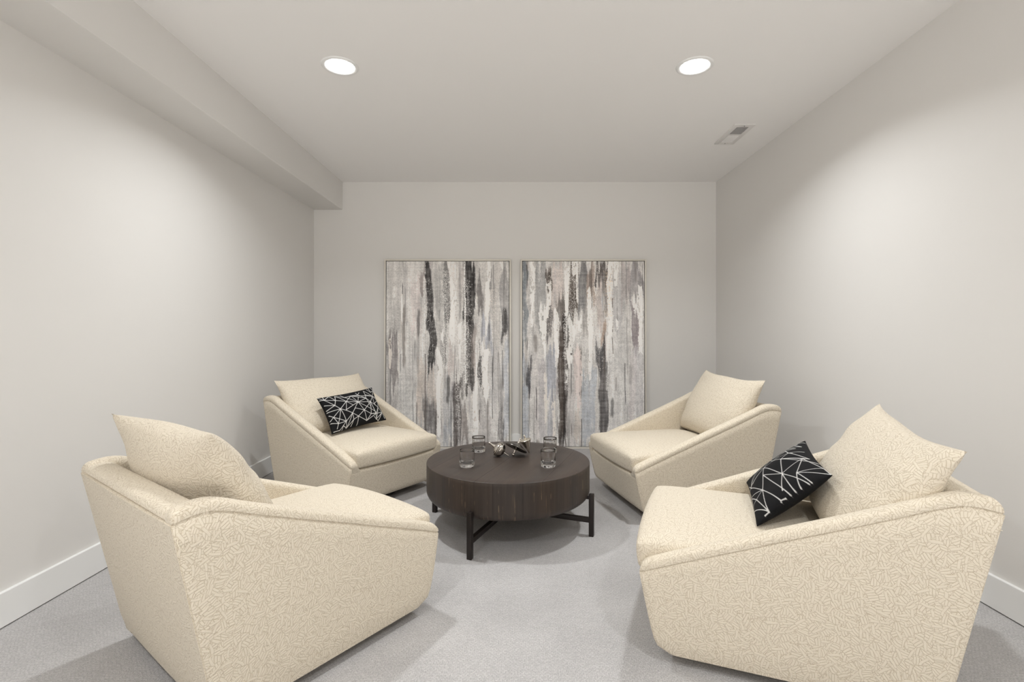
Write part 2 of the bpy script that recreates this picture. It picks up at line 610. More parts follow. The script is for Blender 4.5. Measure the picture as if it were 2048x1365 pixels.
def make_arm(sgn):
    L = SH['yB'] - SH['yA']
    ss = sorted(set([0, .004, .010, .018, .03] + [i / 46 for i in range(2, 45)] + [.965, .975, .983, .990, .995, 1.0]))
    rings = []
    for s in ss:
        ys = lerp(SH['yA'], SH['yB'], s)          # y at the seam level
        zs = smooth_seam(ys)
        dback = s * L; dfront = (1 - s) * L
        k = 1.0
        if dfront < .035: k = math.sqrt(max(0, 1 - ((.035 - dfront) / .035) ** 2))
        if dback < .02: k = .35 + .65 * math.sqrt(max(0, 1 - ((.02 - dback) / .02) ** 2))
        rnd = .006 * (1 - k)
        ring = []

        def P(z, t):
            yy = lerp(y_back(min(z, SH['hb'])), y_front(min(z, zs)), s)
            return Vector((sgn * (half_w(ys, z) - t - rnd), yy, z))
        for i in range(12):
            z = lerp(ZB, zs - .006, i / 11)
            bow = -.004 * math.sin(PI * i / 11)
            ring.append(P(z, bow + (.006 if i == 0 else 0)))
        ring.append(P(zs - .002, .0045))
        ring.append(P(zs + .002, .0045))
        n = 14
        cw = AW * (.5 + .5 * k)
        for i in range(n + 1):
            a = PI * i / n
            t = cw / 2 * (1 - math.cos(a)) - (.004 * math.sin(a) if i < n / 2 else 0)
            z = zs + .004 + CR * k * math.sin(a) ** .75
            ring.append(P(z, t))
        for i in range(1, 7):
            z = lerp(zs, .17, i / 6)
            ring.append(P(z, AW))
        ring.append(P(ZB + .002, AW))
        rings.append(ring)
    return MB().loft(rings)


def make_back():
    sec = []
    for i in range(12):
        z = lerp(ZB, SH['hb'] - .006, i / 11)
        sec.append((y_back(z) + (.006 if i == 0 else 0), z))
    yA, hb = SH['yA'], SH['hb'] - .003
    sec.append((yA + .0045, hb - .001)); sec.append((yA + .0045, hb + .003))
    n = 12; bw = .085
    for i in range(n + 1):
        a = PI * i / n
        sec.append((yA + bw / 2 * (1 - math.cos(a)), hb + .005 + .026 * math.sin(a) ** .75))
    for y, z in ((-.415, .60), (-.385, .55), (-.35, .47), (-.315, .38), (-.29, .28), (-.28, .17), (-.28, ZB)):
        sec.append((y, z))
    rings = []
    for i in range(25):
        u = -1 + 2 * i / 24
        ring = []
        for k, (y, z) in enumerate(sec):
            ring.append(Vector((u * (half_w(SH['yA'], z) - .004), y - ((.003 + .004 * (1 - u * u)) if k < 12 else 0), z)))
        rings.append(ring)
    return MB().loft(rings)


def make_rail():
    sec = []
    for i in range(12):
        z = lerp(ZB, .255, i / 11)
        sec.append((y_front(z) - (.001 if i > 1 else .006), z + (.003 if i == 0 else 0)))
    yf = y_front(.255)
    for i in range(1, 9):
        a = PI / 2 * i / 8
        sec.append((yf - .028 * (1 - math.cos(a)), .255 + .024 * math.sin(a)))
    sec += [(yf - .12, .279), (yf - .12, ZB)]
    rings = []
    us = [-1, -.995, -.985, -.96] + [-.9 + 1.8 * i / 16 for i in range(17)] + [.96, .985, .995, 1]
    for u in us:
        ring = []
        e = max(0, (abs(u) - .96) / .04)
        drop = .010 * (1 - math.sqrt(max(0, 1 - e * e)))
        for y, z in sec:
            ring.append(Vector((u * (half_w(SH['yB'], z) - (.002 if z > ZB + .03 else .010)), y - drop + .006 * (1 - u * u) * (1 if y > .3 else 0), z)))
        rings.append(ring)
    return MB().loft(rings)


def rbox(sx, sy, sz, r, n=(28, 28, 8), deform=None):
    """rounded box centred at origin, half sizes sx, sy, sz, corner radius r"""
    mb = MB()
    hs = (sx, sy, sz)

    def put(axis, sgn):
        a, b = [i for i in range(3) if i != axis]
        na, nb = n[a], n[b]
        v = []; f = []
        for i in range(na + 1):
            for j in range(nb + 1):
                p = [0, 0, 0]
                # denser towards the edges
                p[a] = math.sin(PI / 2 * (-1 + 2 * i / na)) * .35 * hs[a] + (-1 + 2 * i / na) * .65 * hs[a]
                p[b] = math.sin(PI / 2 * (-1 + 2 * j / nb)) * .35 * hs[b] + (-1 + 2 * j / nb) * .65 * hs[b]
                p[axis] = sgn * hs[axis]
                c = [max(-hs[k] + r, min(hs[k] - r, p[k])) for k in range(3)]
                d = Vector(p) - Vector(c)
                if d.length > 1e-9:
                    d = d.normalized() * r
                q = Vector(c) + d
                if deform: q = deform(q)
                v.append(q)
        for i in range(na):
            for j in range(nb):
                k = i * (nb + 1) + j
                f.append((k, k + 1, k + nb + 2, k + nb + 1))
        mb.add(v, f)
    for ax in range(3):
        for s in (-1, 1): put(ax, s)
    return mb


def make_seat():
    hx, hy, hz = .333, .352, .047

    def de(q):
        u = q.x / hx; v = q.y / hy
        dome = max(0, 1 - u * u) * max(0, 1 - v ** 6)
        z = q.z
        if z > 0: z += .042 * dome ** .6 * (z / hz)
        else: z -= 0
        x = q.x * (1 - .012 * (1 - (v * v)) + .0)
        y = q.y + (.012 * (1 - u * u) if q.y > 0 else 0)
        y -= .010 * (abs(u) ** 3) * (1 if q.y > 0 else 0) * (1 - z / hz) * .5
        # crowned front boxing
        if v > .9: y += .004 * (1 - (q.z / hz) ** 2)
        return Vector((x, y, z))
    mb = rbox(hx, hy, hz, .019, (36, 36, 10), de)
    mb.v = [(x, y + .080, z + .329) for x, y, z in mb.v]
    return mb


def pillow_grid(w, h, th, nu, nv, pinch=.05, ear=.0, sag=None, power=.5, full_bottom=False):
    """knife-edged pillow in the local xz plane (y = thickness), corners at exactly (+-w/2, +-h/2)"""
    vs_ = {}; V = []; Fc = []; UV = []
    us = [math.sin(PI / 2 * (-1 + 2 * i / nu)) * .3 + (-1 + 2 * i / nu) * .7 for i in range(nu + 1)]
    ws = [math.sin(PI / 2 * (-1 + 2 * j / nv)) * .3 + (-1 + 2 * j / nv) * .7 for j in range(nv + 1)]
    for side in (1, -1):
        for i, u in enumerate(us):
            for j, v in enumerate(ws):
                x = w / 2 * u * (1 - pinch * (1 - v * v))
                full = full_bottom and v < 0
                z = h / 2 * v * (1 - (0 if full else pinch) * (1 - u * u))
                e = max(0, (1 - u * u) * (1 - (abs(v) ** 3.2 if full else v * v)))
                t = th / 2 * e ** power * (1 - .25 * (u * u * v * v))
                q = Vector((x, -side * t, z))
                if sag: q = sag(q, u, v, side)
                V.append(q); UV.append((u, v, side))
        k0 = 0 if side == 1 else (nu + 1) * (nv + 1)
        for i in range(nu):
            for j in range(nv):
                k = k0 + i * (nv + 1) + j
                Fc.append((k, k + 1, k + nv + 2, k + nv + 1))
    return V, Fc, UV


def fabric_pillow(seed, w=.665, h=.455, th=.215):
    rnd = random.Random(seed)
    ph = [rnd.uniform(0, 6.28) for _ in range(8)]
    lx = rnd.uniform(-.3, .3)

    def sag(q, u, v, side):
        # fuller towards the bottom, soft folds running into the corners
        f = 1.0 - .22 * v
        q.y *= f
        c = (abs(u) ** 3) * (abs(v) ** 3)
        fold = .010 * math.sin(9 * (u * abs(v)) + ph[0]) * (u * u) * (1 - v * v) + .008 * math.sin(11 * v + ph[1]) * abs(u) ** 3 * (1 - v * v)
        e = max(0, (1 - u * u) * (1 - v * v)) ** .5
        q.y += -side * fold * e
        # upper edge slumps a little between the ears
        if v > 0:
            q.z -= .018 * v * (1 - u * u) * (1 + .3 * math.sin(4 * u + ph[2]))
        # the ears fall forward slightly
        q.y -= .012 * c * (1 if v > 0 else -.3)
        return q
    return pillow_grid(w, h, th, 44, 34, .045, 0, sag, .42, True)


CHAIRS = [  # x, y, rotation, back cushion (tx, ty, tilt, yaw, roll), label
    ('FR', .941, 1.838, 68.9, (-.039, -.20, .491, .058, .067),
     'cream textured armchair at front right, holding a black patterned pillow'),
    ('FL', -.855, 1.853, -36.7, (-.006, -.205, .455, .075, .003),
     'cream textured armchair at front left, its back turned to the viewer, no black pillow'),
    ('BL', -1.084, 3.425, -125.2, (.036, -.150, .60, -.063, -.015),
     'cream textured armchair at back left, near the soffit corner, with a black lumbar pillow'),
    ('BR', 1.011, 3.243, 102.2, (-.014, -.248, .409, -.046, .021),
     'cream textured armchair at back right, before the right-hand painting, with empty seat'),
]
CH = {}
shared = {}
for i, (key, x, y, rz, bc, label) in enumerate(CHAIRS):
    root = empty('armchair', (x, y, 0), R(rz))
    tag(root, label, 'armchair', 'cream armchairs around the coffee table')
    CH[key] = root

    def part(pn, mk, mat=M_FABRIC, sharp=None):
        if pn in shared:
            o = shared[pn].copy(); COL.objects.link(o); o.parent = root
        else:
            o = mk().build(pn.split('|')[0], mat, root, True, mat is M_FABRIC, sharp)
            shared[pn] = o
        return o
    part('arm|l', lambda: make_arm(-1), sharp=55)
    part('arm|r', lambda: make_arm(1), sharp=55)
    part('backrest', make_back, sharp=55)
    part('front_rail', make_rail, sharp=55)
    part('seat_deck', lambda: MB().bbox(-.335, .335, -.33, .335, .045, .28, .01))
    so = part('seat_cushion', make_seat)
    so.location = {'FR': (0, .010, .002), 'FL': (0, -.010, -.012)}.get(key, (0, 0, 0))
    part('swivel_base', lambda: MB().lathe([(0, 0), (.27, 0), (.275, .004), (.275, .041), (.27, .045), (0, .045)], 48), M_PLINTH, 40)
    V, Fc, UV = fabric_pillow(10 + i)
    h = .455
    tx, ty, tilt, yaw, roll = bc
    M = (Matrix.Translation((tx, ty, .409 if key == 'FL' else .392)) @ Matrix.Rotation(yaw, 4, 'Z') @ Matrix.Rotation(tilt, 4, 'X')
         @ Matrix.Translation((0, 0, h / 2)) @ Matrix.Rotation(-roll, 4, 'Y'))
    # tilt leans the top backwards (towards -y): rotating about +x by +tilt sends +z to -y
    o = obj('back_cushion', V, Fc, M_FABRIC, root, True, True, 65)
    o.matrix_local = M
    # loose end of seam thread at the rear corner
    if key == 'FL':
        pts = [(.392, -.488, .585), (.398, -.492, .57), (.401, -.486, .555), (.399, -.480, .545), (.403, -.476, .548)]
        MB().tube(pts, .0009, 6).build('loose_thread', M_THREAD, root)
    if key == 'FR':
        pts = [(-.389, -.484, .575), (-.391, -.489, .572), (-.394, -.495, .574), (-.396, -.498, .573)]
        MB().tube(pts, .0009, 6).build('loose_thread', M_THREAD, root)


# ------------------------------------------------------------------ black pillows with white line network
def line_pillow(name, w, h, th, nodes, segs, seed, lw, nu=300, nv=190):
    rnd = random.Random(seed)
    ph = rnd.uniform(0, 6)

    def sag(q, u, v, side):
        q.y += .006 * math.sin(5 * u + ph) * (1 - v * v) * (1 - u * u)
        return q
    V, Fc, UV = pillow_grid(w, h, th, nu, nv, .085, 0, sag, .40)
    P = np.array([(a * w / 2, b_ * h / 2) for a, b_, s in UV])
    S = np.array([s for a, b_, s in UV])
    d = np.full(len(P), 9.0)
    for a, b_ in segs:
        A = np.array(nodes[a]) * (w / 2, h / 2); B = np.array(nodes[b_]) * (w / 2, h / 2)
        L = B - A
        t = np.clip(((P - A) @ L) / (L @ L), 0, 1)
        dd = np.linalg.norm(P - A - t[:, None] * L, axis=1)
        d = np.minimum(d, dd - .0007 * np.exp(-np.minimum(t, 1 - t) * 9))
    k = np.clip((lw - d) / .0013, 0, 1)
    k = np.where(S > 0, k, 0)
    # velvet border near the knife edge stays black
    black = np.array([.008, .008, .009]); white = np.array([.62, .61, .59])
    col = black + (white - black) * k[:, None]
    me = bpy.data.meshes.new(name)
    me.from_pydata([tuple(p) for p in V], [], Fc)
    ca = me.color_attributes.new('paint', 'FLOAT_COLOR', 'POINT')
    ca.data.foreach_set('color', np.concatenate([col, np.ones((len(col), 1))], 1).ravel())
    bm = bmesh.new(); bm.from_mesh(me)
    bmesh.ops.remove_doubles(bm, verts=bm.verts, dist=1e-6)
    bmesh.ops.recalc_face_normals(bm, faces=bm.faces)
    bm.to_mesh(me); bm.free()
    me.polygons.foreach_set('use_smooth', [True] * len(me.polygons))
    me.materials.append(M_VELVET)
    o = bpy.data.objects.new(name, me)
    COL.objects.link(o)
    return o


def unbil(q, c, ku, kv):
    """(u, v) in [-1, 1] of pixel q inside quad c = TL, TR, BR, BL"""
    TL, TR, BR, BL = (np.array(p, float) for p in c)
    u = v = .5
    for _ in range(30):
        p = (1 - v) * ((1 - u) * TL + u * TR) + v * ((1 - u) * BL + u * BR)
        du = (1 - v) * (TR - TL) + v * (BR - BL); dv = (1 - u) * (BL - TL) + u * (BR - TR)
        s = np.linalg.solve(np.stack([du, dv], 1), np.array(q, float) - p)
        u += s[0]; v += s[1]
    return (max(-.985, min(.985, ku * (2 * u - 1))), max(-.985, min(.985, kv * (1 - 2 * v))))


# star points of the network on each pillow, in a flat sketch frame; the quad maps the sketch to the cloth
Q1 = [(240, 450), (1510, 180), (1830, 940), (600, 1260)]
n1 = dict(a=(390, 540), b=(590, 570), c=(570, 685), d=(805, 605), e=(680, 770), f=(930, 455), g=(1085, 605), h=(1285, 515),
          i=(1390, 595), j=(1465, 455), k=(950, 865), l=(1235, 785), m=(1100, 925), n=(1400, 860), o=(1520, 845), p=(1590, 690),
          q=(840, 1025), r=(685, 1055), s=(560, 925), t=(1000, 995), u=(800, 1100), v=(890, 1140), w=(1310, 1000), x=(1530, 950),
          y=(1690, 780), z=(1490, 630), A=(800, 800), B=(1015, 750), C=(780, 500), D=(600, 455), E=(490, 450), F=(1090, 430),
          G=(1240, 330), H=(1430, 355), I=(1540, 295), J=(1380, 260), K=(290, 470), L=(300, 545), M=(390, 665), N=(430, 775),
          O=(440, 815), P=(480, 880), Q=(520, 985), R=(540, 1030), S=(690, 1140), T=(760, 1170), U=(640, 1190), V=(820, 1190),
          W=(980, 1110), X=(1110, 1085), Y=(1600, 460), Z=(1610, 520), aa=(1615, 600), bb=(1640, 840), cc=(1740, 900), dd=(1270, 430),
          ee=(1100, 490), ff=(710, 440), gg=(375, 445), hh=(1130, 370), ii=(1050, 380), jj=(1600, 990), kk=(1430, 230), ll=(1480, 910))
s1 = ('a-K a-gg a-E a-L a-b a-c b-E b-D b-c b-d c-M c-N c-e d-D d-f d-e d-g d-A d-B2 e-O e-s e-r e-q e-k f-C f-g f-F f-j C-ff C-D C-dd2 '
      'g-ee g-h g-i g-l g-k g-A g-p2 h-dd h-f h-i h-l2 i-j i-l i-z2 i-n i-o i-p j-G j-I j-z j-Y j-Z z-Z z-p dd-G dd-j F-ii F-hh F-h H-J H-I H-hh2 '
      'I-kk k-q k-v k-t k-m k-B B-l l-m l-n l-w m-t m-w m-X n-w n-o n-z2 o-p o-x o-y p-aa p-y p-x y-bb y-cc y-jj x-bb x-ll w-o q-s q-r q-u q-v r-s r-R r-S s-P s-Q '
      'u-T u-V u-v T-U t-W t-v x-jj e-d').split()
n1['B2'] = (960, 685); n1['dd2'] = (1080, 600); n1['p2'] = (1500, 800); n1['l2'] = (1400, 720); n1['z2'] = (1520, 830); n1['hh2'] = (1330, 290)
Q2 = [(880, 120), (1240, 590), (260, 1250), (110, 680)]
n2 = dict(a=(685, 185), b=(515, 355), c=(500, 465), d=(715, 370), e=(800, 440), f=(610, 555), g=(500, 650), h=(730, 540), i=(725, 710),
          j=(490, 750), k=(890, 680), l=(960, 490), m=(1150, 540), n=(1235, 615), o=(455, 905), p=(275, 870), q=(350, 1000), r=(490, 1095),
          s=(640, 960), t=(770, 930), u=(710, 965), v=(700, 885), w=(830, 890), x=(985, 795), y=(1010, 770), z=(895, 850), A=(220, 985),
          B=(215, 1090), C=(220, 1135), D=(215, 890), E=(230, 830), F=(335, 490), G=(340, 420), H=(210, 640), I=(310, 625), J=(390, 625),
          K=(820, 255), L=(900, 300), M=(660, 325), N=(850, 345), O=(400, 360), P=(490, 300), Q=(240, 540), R=(300, 840), S=(320, 830),
          T=(850, 440), U=(960, 385), V=(1020, 470), W=(890, 210), X=(600, 260), Y=(150, 650), Z=(660, 455), aa=(790, 190), bb=(435, 1135),
          cc=(650, 1000), dd=(1090, 500))
s2 = ('a-b a-K a-L a-W a-aa b-c b-O b-d b-X c-G c-Z c-d c-f c-g c-Q c-I d-M d-e d-N d-Z e-f e-h e-U e-T e-V f-g f-h f-Z g-J g-i g-j g-R g-S '
      'h-l h-i h-V h-dd i-j i-l i-v i-w i-x j-t j-o k-l k-m k-n k-y k-z l-V l-m m-n o-p o-A o-q o-s o-r s-u s-cc p-D p-E p-F p-J q-A q-B q-r r-C r-bb '
      'I-F I-H I-J J-c M-K M-L M-N K-X G-O O-P F-Q H-Y').split()


def prep(Q, nodes, segs, ku, kv):
    nn = {k: unbil(v, Q, ku, kv) for k, v in nodes.items()}
    return nn, [tuple(s.split('-')) for s in segs]


def corner_pose(o, TL, TR, BR, BL, out=.010):
    TL, TR, BR, BL = map(Vector, (TL, TR, BR, BL))
    c = (TL + TR + BR + BL) / 4
    x = ((TR - TL) + (BR - BL)).normalized()
    z = ((TL - BL) + (TR - BR)).normalized()
    z = (z - x * z.dot(x)).normalized()
    y = z.cross(x)
    M = Matrix((x, y, z)).transposed().to_4x4()
    M.translation = c - y * out   # front faces -y; sits just clear of the cushion behind
    o.matrix_world = M


nn, sg = prep(Q1, n1, s1, 1.05, 1.08)
p1 = line_pillow('throw_pillow', .44, .27, .115, nn, sg, 1, .0024)
corner_pose(p1, (-1.329, 3.313, .641), (-1.064, 3.663, .675), (-.936, 3.589, .449), (-1.201, 3.239, .415))
tag(p1, 'black velvet lumbar pillow with white lines on the back left armchair', 'pillow', 'black pillows with white line pattern')
nn, sg = prep(Q2, n2, s2, 1.08, 1.10)
p2 = line_pillow('throw_pillow', .48, .30, .105, nn, sg, 2, .0020)
corner_pose(p2, (1.214, 2.068, .626), (1.042, 1.620, .612), (.837, 1.705, .412), (1.009, 2.153, .426), .013)
tag(p2, 'black velvet pillow with white lines leaning on the front right armchair', 'pillow', 'black pillows with white line pattern')

# ------------------------------------------------------------------ coffee table
TX, TY, TR_, TZ = -.041, 2.83, .458, .366
TROT = R(-20)   # boards run 20 degrees clockwise from the view direction
table = empty('coffee_table', (TX, TY, 0), TROT)
tag(table, 'round dark wood drum coffee table on four black iron legs in the middle', 'coffee table')
zb = .172


def uv_obj(name, v, f, uvs, mat, parent, sharp=None):
    me = bpy.data.meshes.new(name)
    me.from_pydata([tuple(p) for p in v], [], f)
    l = me.uv_layers.new(name='UVMap')
    for p in me.polygons:
        for li in p.loop_indices:
            l.data[li].uv = uvs[me.loops[li].vertex_index]
    me.polygons.foreach_set('use_smooth', [True] * len(me.polygons))
    if sharp: me.set_sharp_from_angle(angle=R(sharp))
    me.materials.append(mat)
    o = bpy.data.objects.new(name, me); COL.objects.link(o); o.parent = parent
    return o


# drum side: profile from the underside round the lower edge to just below the top
prof = [(.25, zb)] + [(TR_ - .045 + .045 * math.sin(a), zb + .045 - .045 * math.cos(a)) for a in [PI / 2 * i / 8 for i in range(9)]]
prof += [(TR_, z) for z in (.25, .30, .345, TZ - .0045)] + [(TR_ - .001, TZ - .003)]
n = 160
v = []; f = []; uvs = []
arc = 0
for k, (r, z) in enumerate(prof):
    if k: arc += math.hypot(r - prof[k - 1][0], z - prof[k - 1][1])
    for i in range(n + 1):
        a = 2 * PI * i / n
        v.append((r * math.cos(a), r * math.sin(a), z)); uvs.append((a * TR_, arc))
for k in range(len(prof) - 1):
    for i in range(n):
        q = k * (n + 1) + i
        f.append((q, q + 1, q + n + 2, q + n + 1))
uv_obj('drum', v, f, uvs, M_WOOD_SIDE, table, 50)
# plank top with a fine bevelled rim
rs = [0, .1, .2, .3, .4, TR_ - .004, TR_ - .0012, TR_, TR_ - .001]
zs = [TZ] * 6 + [TZ - .0008, TZ - .003, TZ - .004]
v = [(0, 0, TZ)]; f = []; uvs = [(0, 0)]
for r, z in zip(rs[1:], zs[1:]):
    for i in range(n):
        a = 2 * PI * i / n
        v.append((r * math.cos(a), r * math.sin(a), z)); uvs.append((r * math.cos(a), r * math.sin(a)))
for i in range(n): f.append((0, 1 + i, 1 + (i + 1) % n))
for k in range(len(rs) - 2):
    for i in range(n):
        f.append((1 + k * n + i, 1 + (k + 1) * n + i, 1 + (k + 1) * n + (i + 1) % n, 1 + k * n + (i + 1) % n))
uv_obj('tabletop', v, f, uvs, M_WOOD_TOP, table, 50)
a0 = math.atan2(-.436, -.173) - TROT
for k in range(4):
    a = a0 + k * PI / 2
    M = Matrix.Rotation(a, 4, 'Z')
    rl = TR_ + .022
    mb = MB().bbox(rl - .0125, rl + .0125, -.0125, .0125, 0, .225, .0015, M)
    mb.bbox(rl - .030, rl - .010, -.008, .008, .196, .212, .001, M)
    mb.build('leg', M_IRON, table, True, False, 30)
for k in range(2):
    M = Matrix.Rotation(a0 + k * PI / 2, 4, 'Z')
    MB().bbox(-TR_ - .012, TR_ + .012, -.0115, .0115, .072 + .0005 * k, .097 + .0005 * k, .0015, M).build('cross_bar', M_IRON, table, True, False, 30)

# ------------------------------------------------------------------ tumblers
def make_tumbler():
    n = 64
    R0, Hh = .0400, .091

    def mod(a, r, z):
        if r < .02: return 1
        k = max(0, 1 - z / .045)
        return 1 + .075 * min(1, k * 1.3) * (abs(math.cos(5 * a)) - .62)
    out = [(0, .0015), (.030, .0), (.0365, .0015), (.0390, .005), (.0395, .012), (.0393, .025), (.0393, .04), (.0396, .06), (.0400, .080), (.0401, .0900), (.0396, .0908), (.0389, .0900)]
    inn = [(.0384, .08), (.0381, .06), (.0374, .04), (.0355, .028), (.030, .0215), (.018, .0185), (0, .018)]
    return MB().lathe(out + inn, n, None, lambda a, r, z: mod(a, r, z) if (r, z) in out else 1)


GL = [(-.260, 2.672, 'clear glass tumbler at the front left of the coffee table'),
      (-.2226, 3.005, 'clear glass tumbler at the back left of the coffee table, left of the silver ornaments'),
      (.175, 2.668, 'clear glass tumbler at the front right of the coffee table'),
      (.2066, 2.972, 'clear glass tumbler at the back right of the coffee table, partly behind another')]
g0 = None
for x, y, l in GL:
    if g0 is None:
        g0 = make_tumbler().build('tumbler', M_GLASS); o = g0
    else:
        o = g0.copy(); COL.objects.link(o)
    o.location = (x, y, TZ)
    o.rotation_euler = (0, 0, x * 9)
    tag(o, l, 'glass', 'clear tumblers on the coffee table')


# ------------------------------------------------------------------ silver spinning-top ornaments
def axis_mat(c, d):
    d = Vector(d).normalized()
    q = Vector((0, 0, 1)).rotation_difference(d)
    return Matrix.Translation(c) @ q.to_matrix().to_4x4()


def ornament(c, d, label, body, spindle, knobs, m_body, m_knob):
    root = empty('spinning_top', c)
    root.matrix_world = axis_mat(c, d)
    tag(root, label, 'ornament', 'silver spinning-top ornaments on the coffee table')
    MB().lathe(body, 48).build('body', m_body, root, True, False, 50)
    MB().lathe(spindle, 20).build('spindle', m_knob, root, True, False, 50)
    for kn in knobs:
        MB().lathe(kn, 20).build('knob', m_knob, root, True, False, 60)
    # let it rest on the table top
    W = axis_mat(c, d)
    lo = min((W @ v.co).z for o in root.children for v in o.data.vertices)
    W.translation.z += TZ + .0006 - lo
    root.matrix_world = W
    return root


def ball(z, r, n=8):
    return [(max(0, r * math.sin(PI * i / n)), z - r * math.cos(PI * i / n)) for i in range(n + 1)]


# left one: pear body with ridged disc; axis runs from the raised knob down to the right (z+ = pin end)
body = [(0, -.030), (.010, -.029), (.020, -.024), (.036, -.014), (.0375, -.010), (.043, -.009), (.045, -.006), (.043, -.003), (.041, -.002),
        (.043, -.001), (.0445, .002), (.042, .005), (.040, .006), (.040, .010), (.037, .019), (.030, .027), (.018, .034), (.008, .037), (0, .038)]
sp = [(0, -.064), (.004, -.063), (.0045, -.055), (.006, -.045), (.009, -.036), (.012, -.028), (.012, -.02), (.004, 0), (.004, .035), (.0042, .066), (.003, .069), (0, .069)]
ornament((-.0973, 2.89, .4095), (.84, -.12, -.53), 'silver spinning top with a round body lying at the left of the ornament pair', body, sp, [ball(-.064, .0075)], M_SILVER, M_SILVER)
# middle one: wide shallow disc with hollow dark underside, knob below, spindle above
disc = [(0, -.006), (.012, -.008), (.03, -.002), (.052, .001), (.060, -.002), (.0655, -.004), (.068, -.001), (.0665, .003), (.063, .004), (.062, .006),
        (.058, .0065), (.056, .009), (.048, .012), (.03, .020), (.016, .026), (.008, .03), (0, .031)]
sp = [(0, -.045), (.006, -.044), (.005, -.034), (.0045, -.026), (.008, -.020), (.006, -.012), (.012, -.004), (.006, .0), (.006, .03), (.007, .036), (.005, .042), (.0065, .048), (.004, .054), (0, .056)]
ornament((.004, 2.905, .4105), (.376, .30, .80), 'silver spinning top with a wide flat disc and dark underside, middle of the ornaments', disc, sp,
         [ball(-.041, .0095), ball(.056, .006)], M_DARKMETAL, M_SILVER)
# right one: pale cone standing on its point behind the disc
cone = [(0, 0), (.003, .001), (.006, .012), (.012, .03), (.022, .056), (.030, .074), (.0335, .080), (.034, .083), (.032, .085), (.02, .088), (.01, .092), (0, .093)]
sp = [(0, .085), (.005, .09), (.004, .098), (.006, .103), (.004, .108), (0, .109)]
ornament((.082, 2.965, .3665), (-.28, -.05, .95), 'pale silver cone-shaped spinning top standing on its point behind the disc', cone, sp, [ball(.110, .005)], M_SILVER_PALE, M_SILVER_PALE)


# ------------------------------------------------------------------ abstract paintings
def vnoise(rng, H, W, gh, gw):
    """smooth value noise, H x W from a gh x gw lattice"""
    g = rng.rand(gh + 2, gw + 2)
    y = np.linspace(0, gh, H); x = np.linspace(0, gw, W)
    y0 = np.minimum(y.astype(int), gh); x0 = np.minimum(x.astype(int), gw)
    fy = (y - y0)[:, None]; fx = (x - x0)[None]
    fy = fy * fy * (3 - 2 * fy); fx = fx * fx * (3 - 2 * fx)
    return (g[y0][:, x0] * (1 - fy) * (1 - fx) + g[y0][:, x0 + 1] * (1 - fy) * fx + g[y0 + 1][:, x0] * fy * (1 - fx) + g[y0 + 1][:, x0 + 1] * fy * fx)


PW, PH = 370, 552


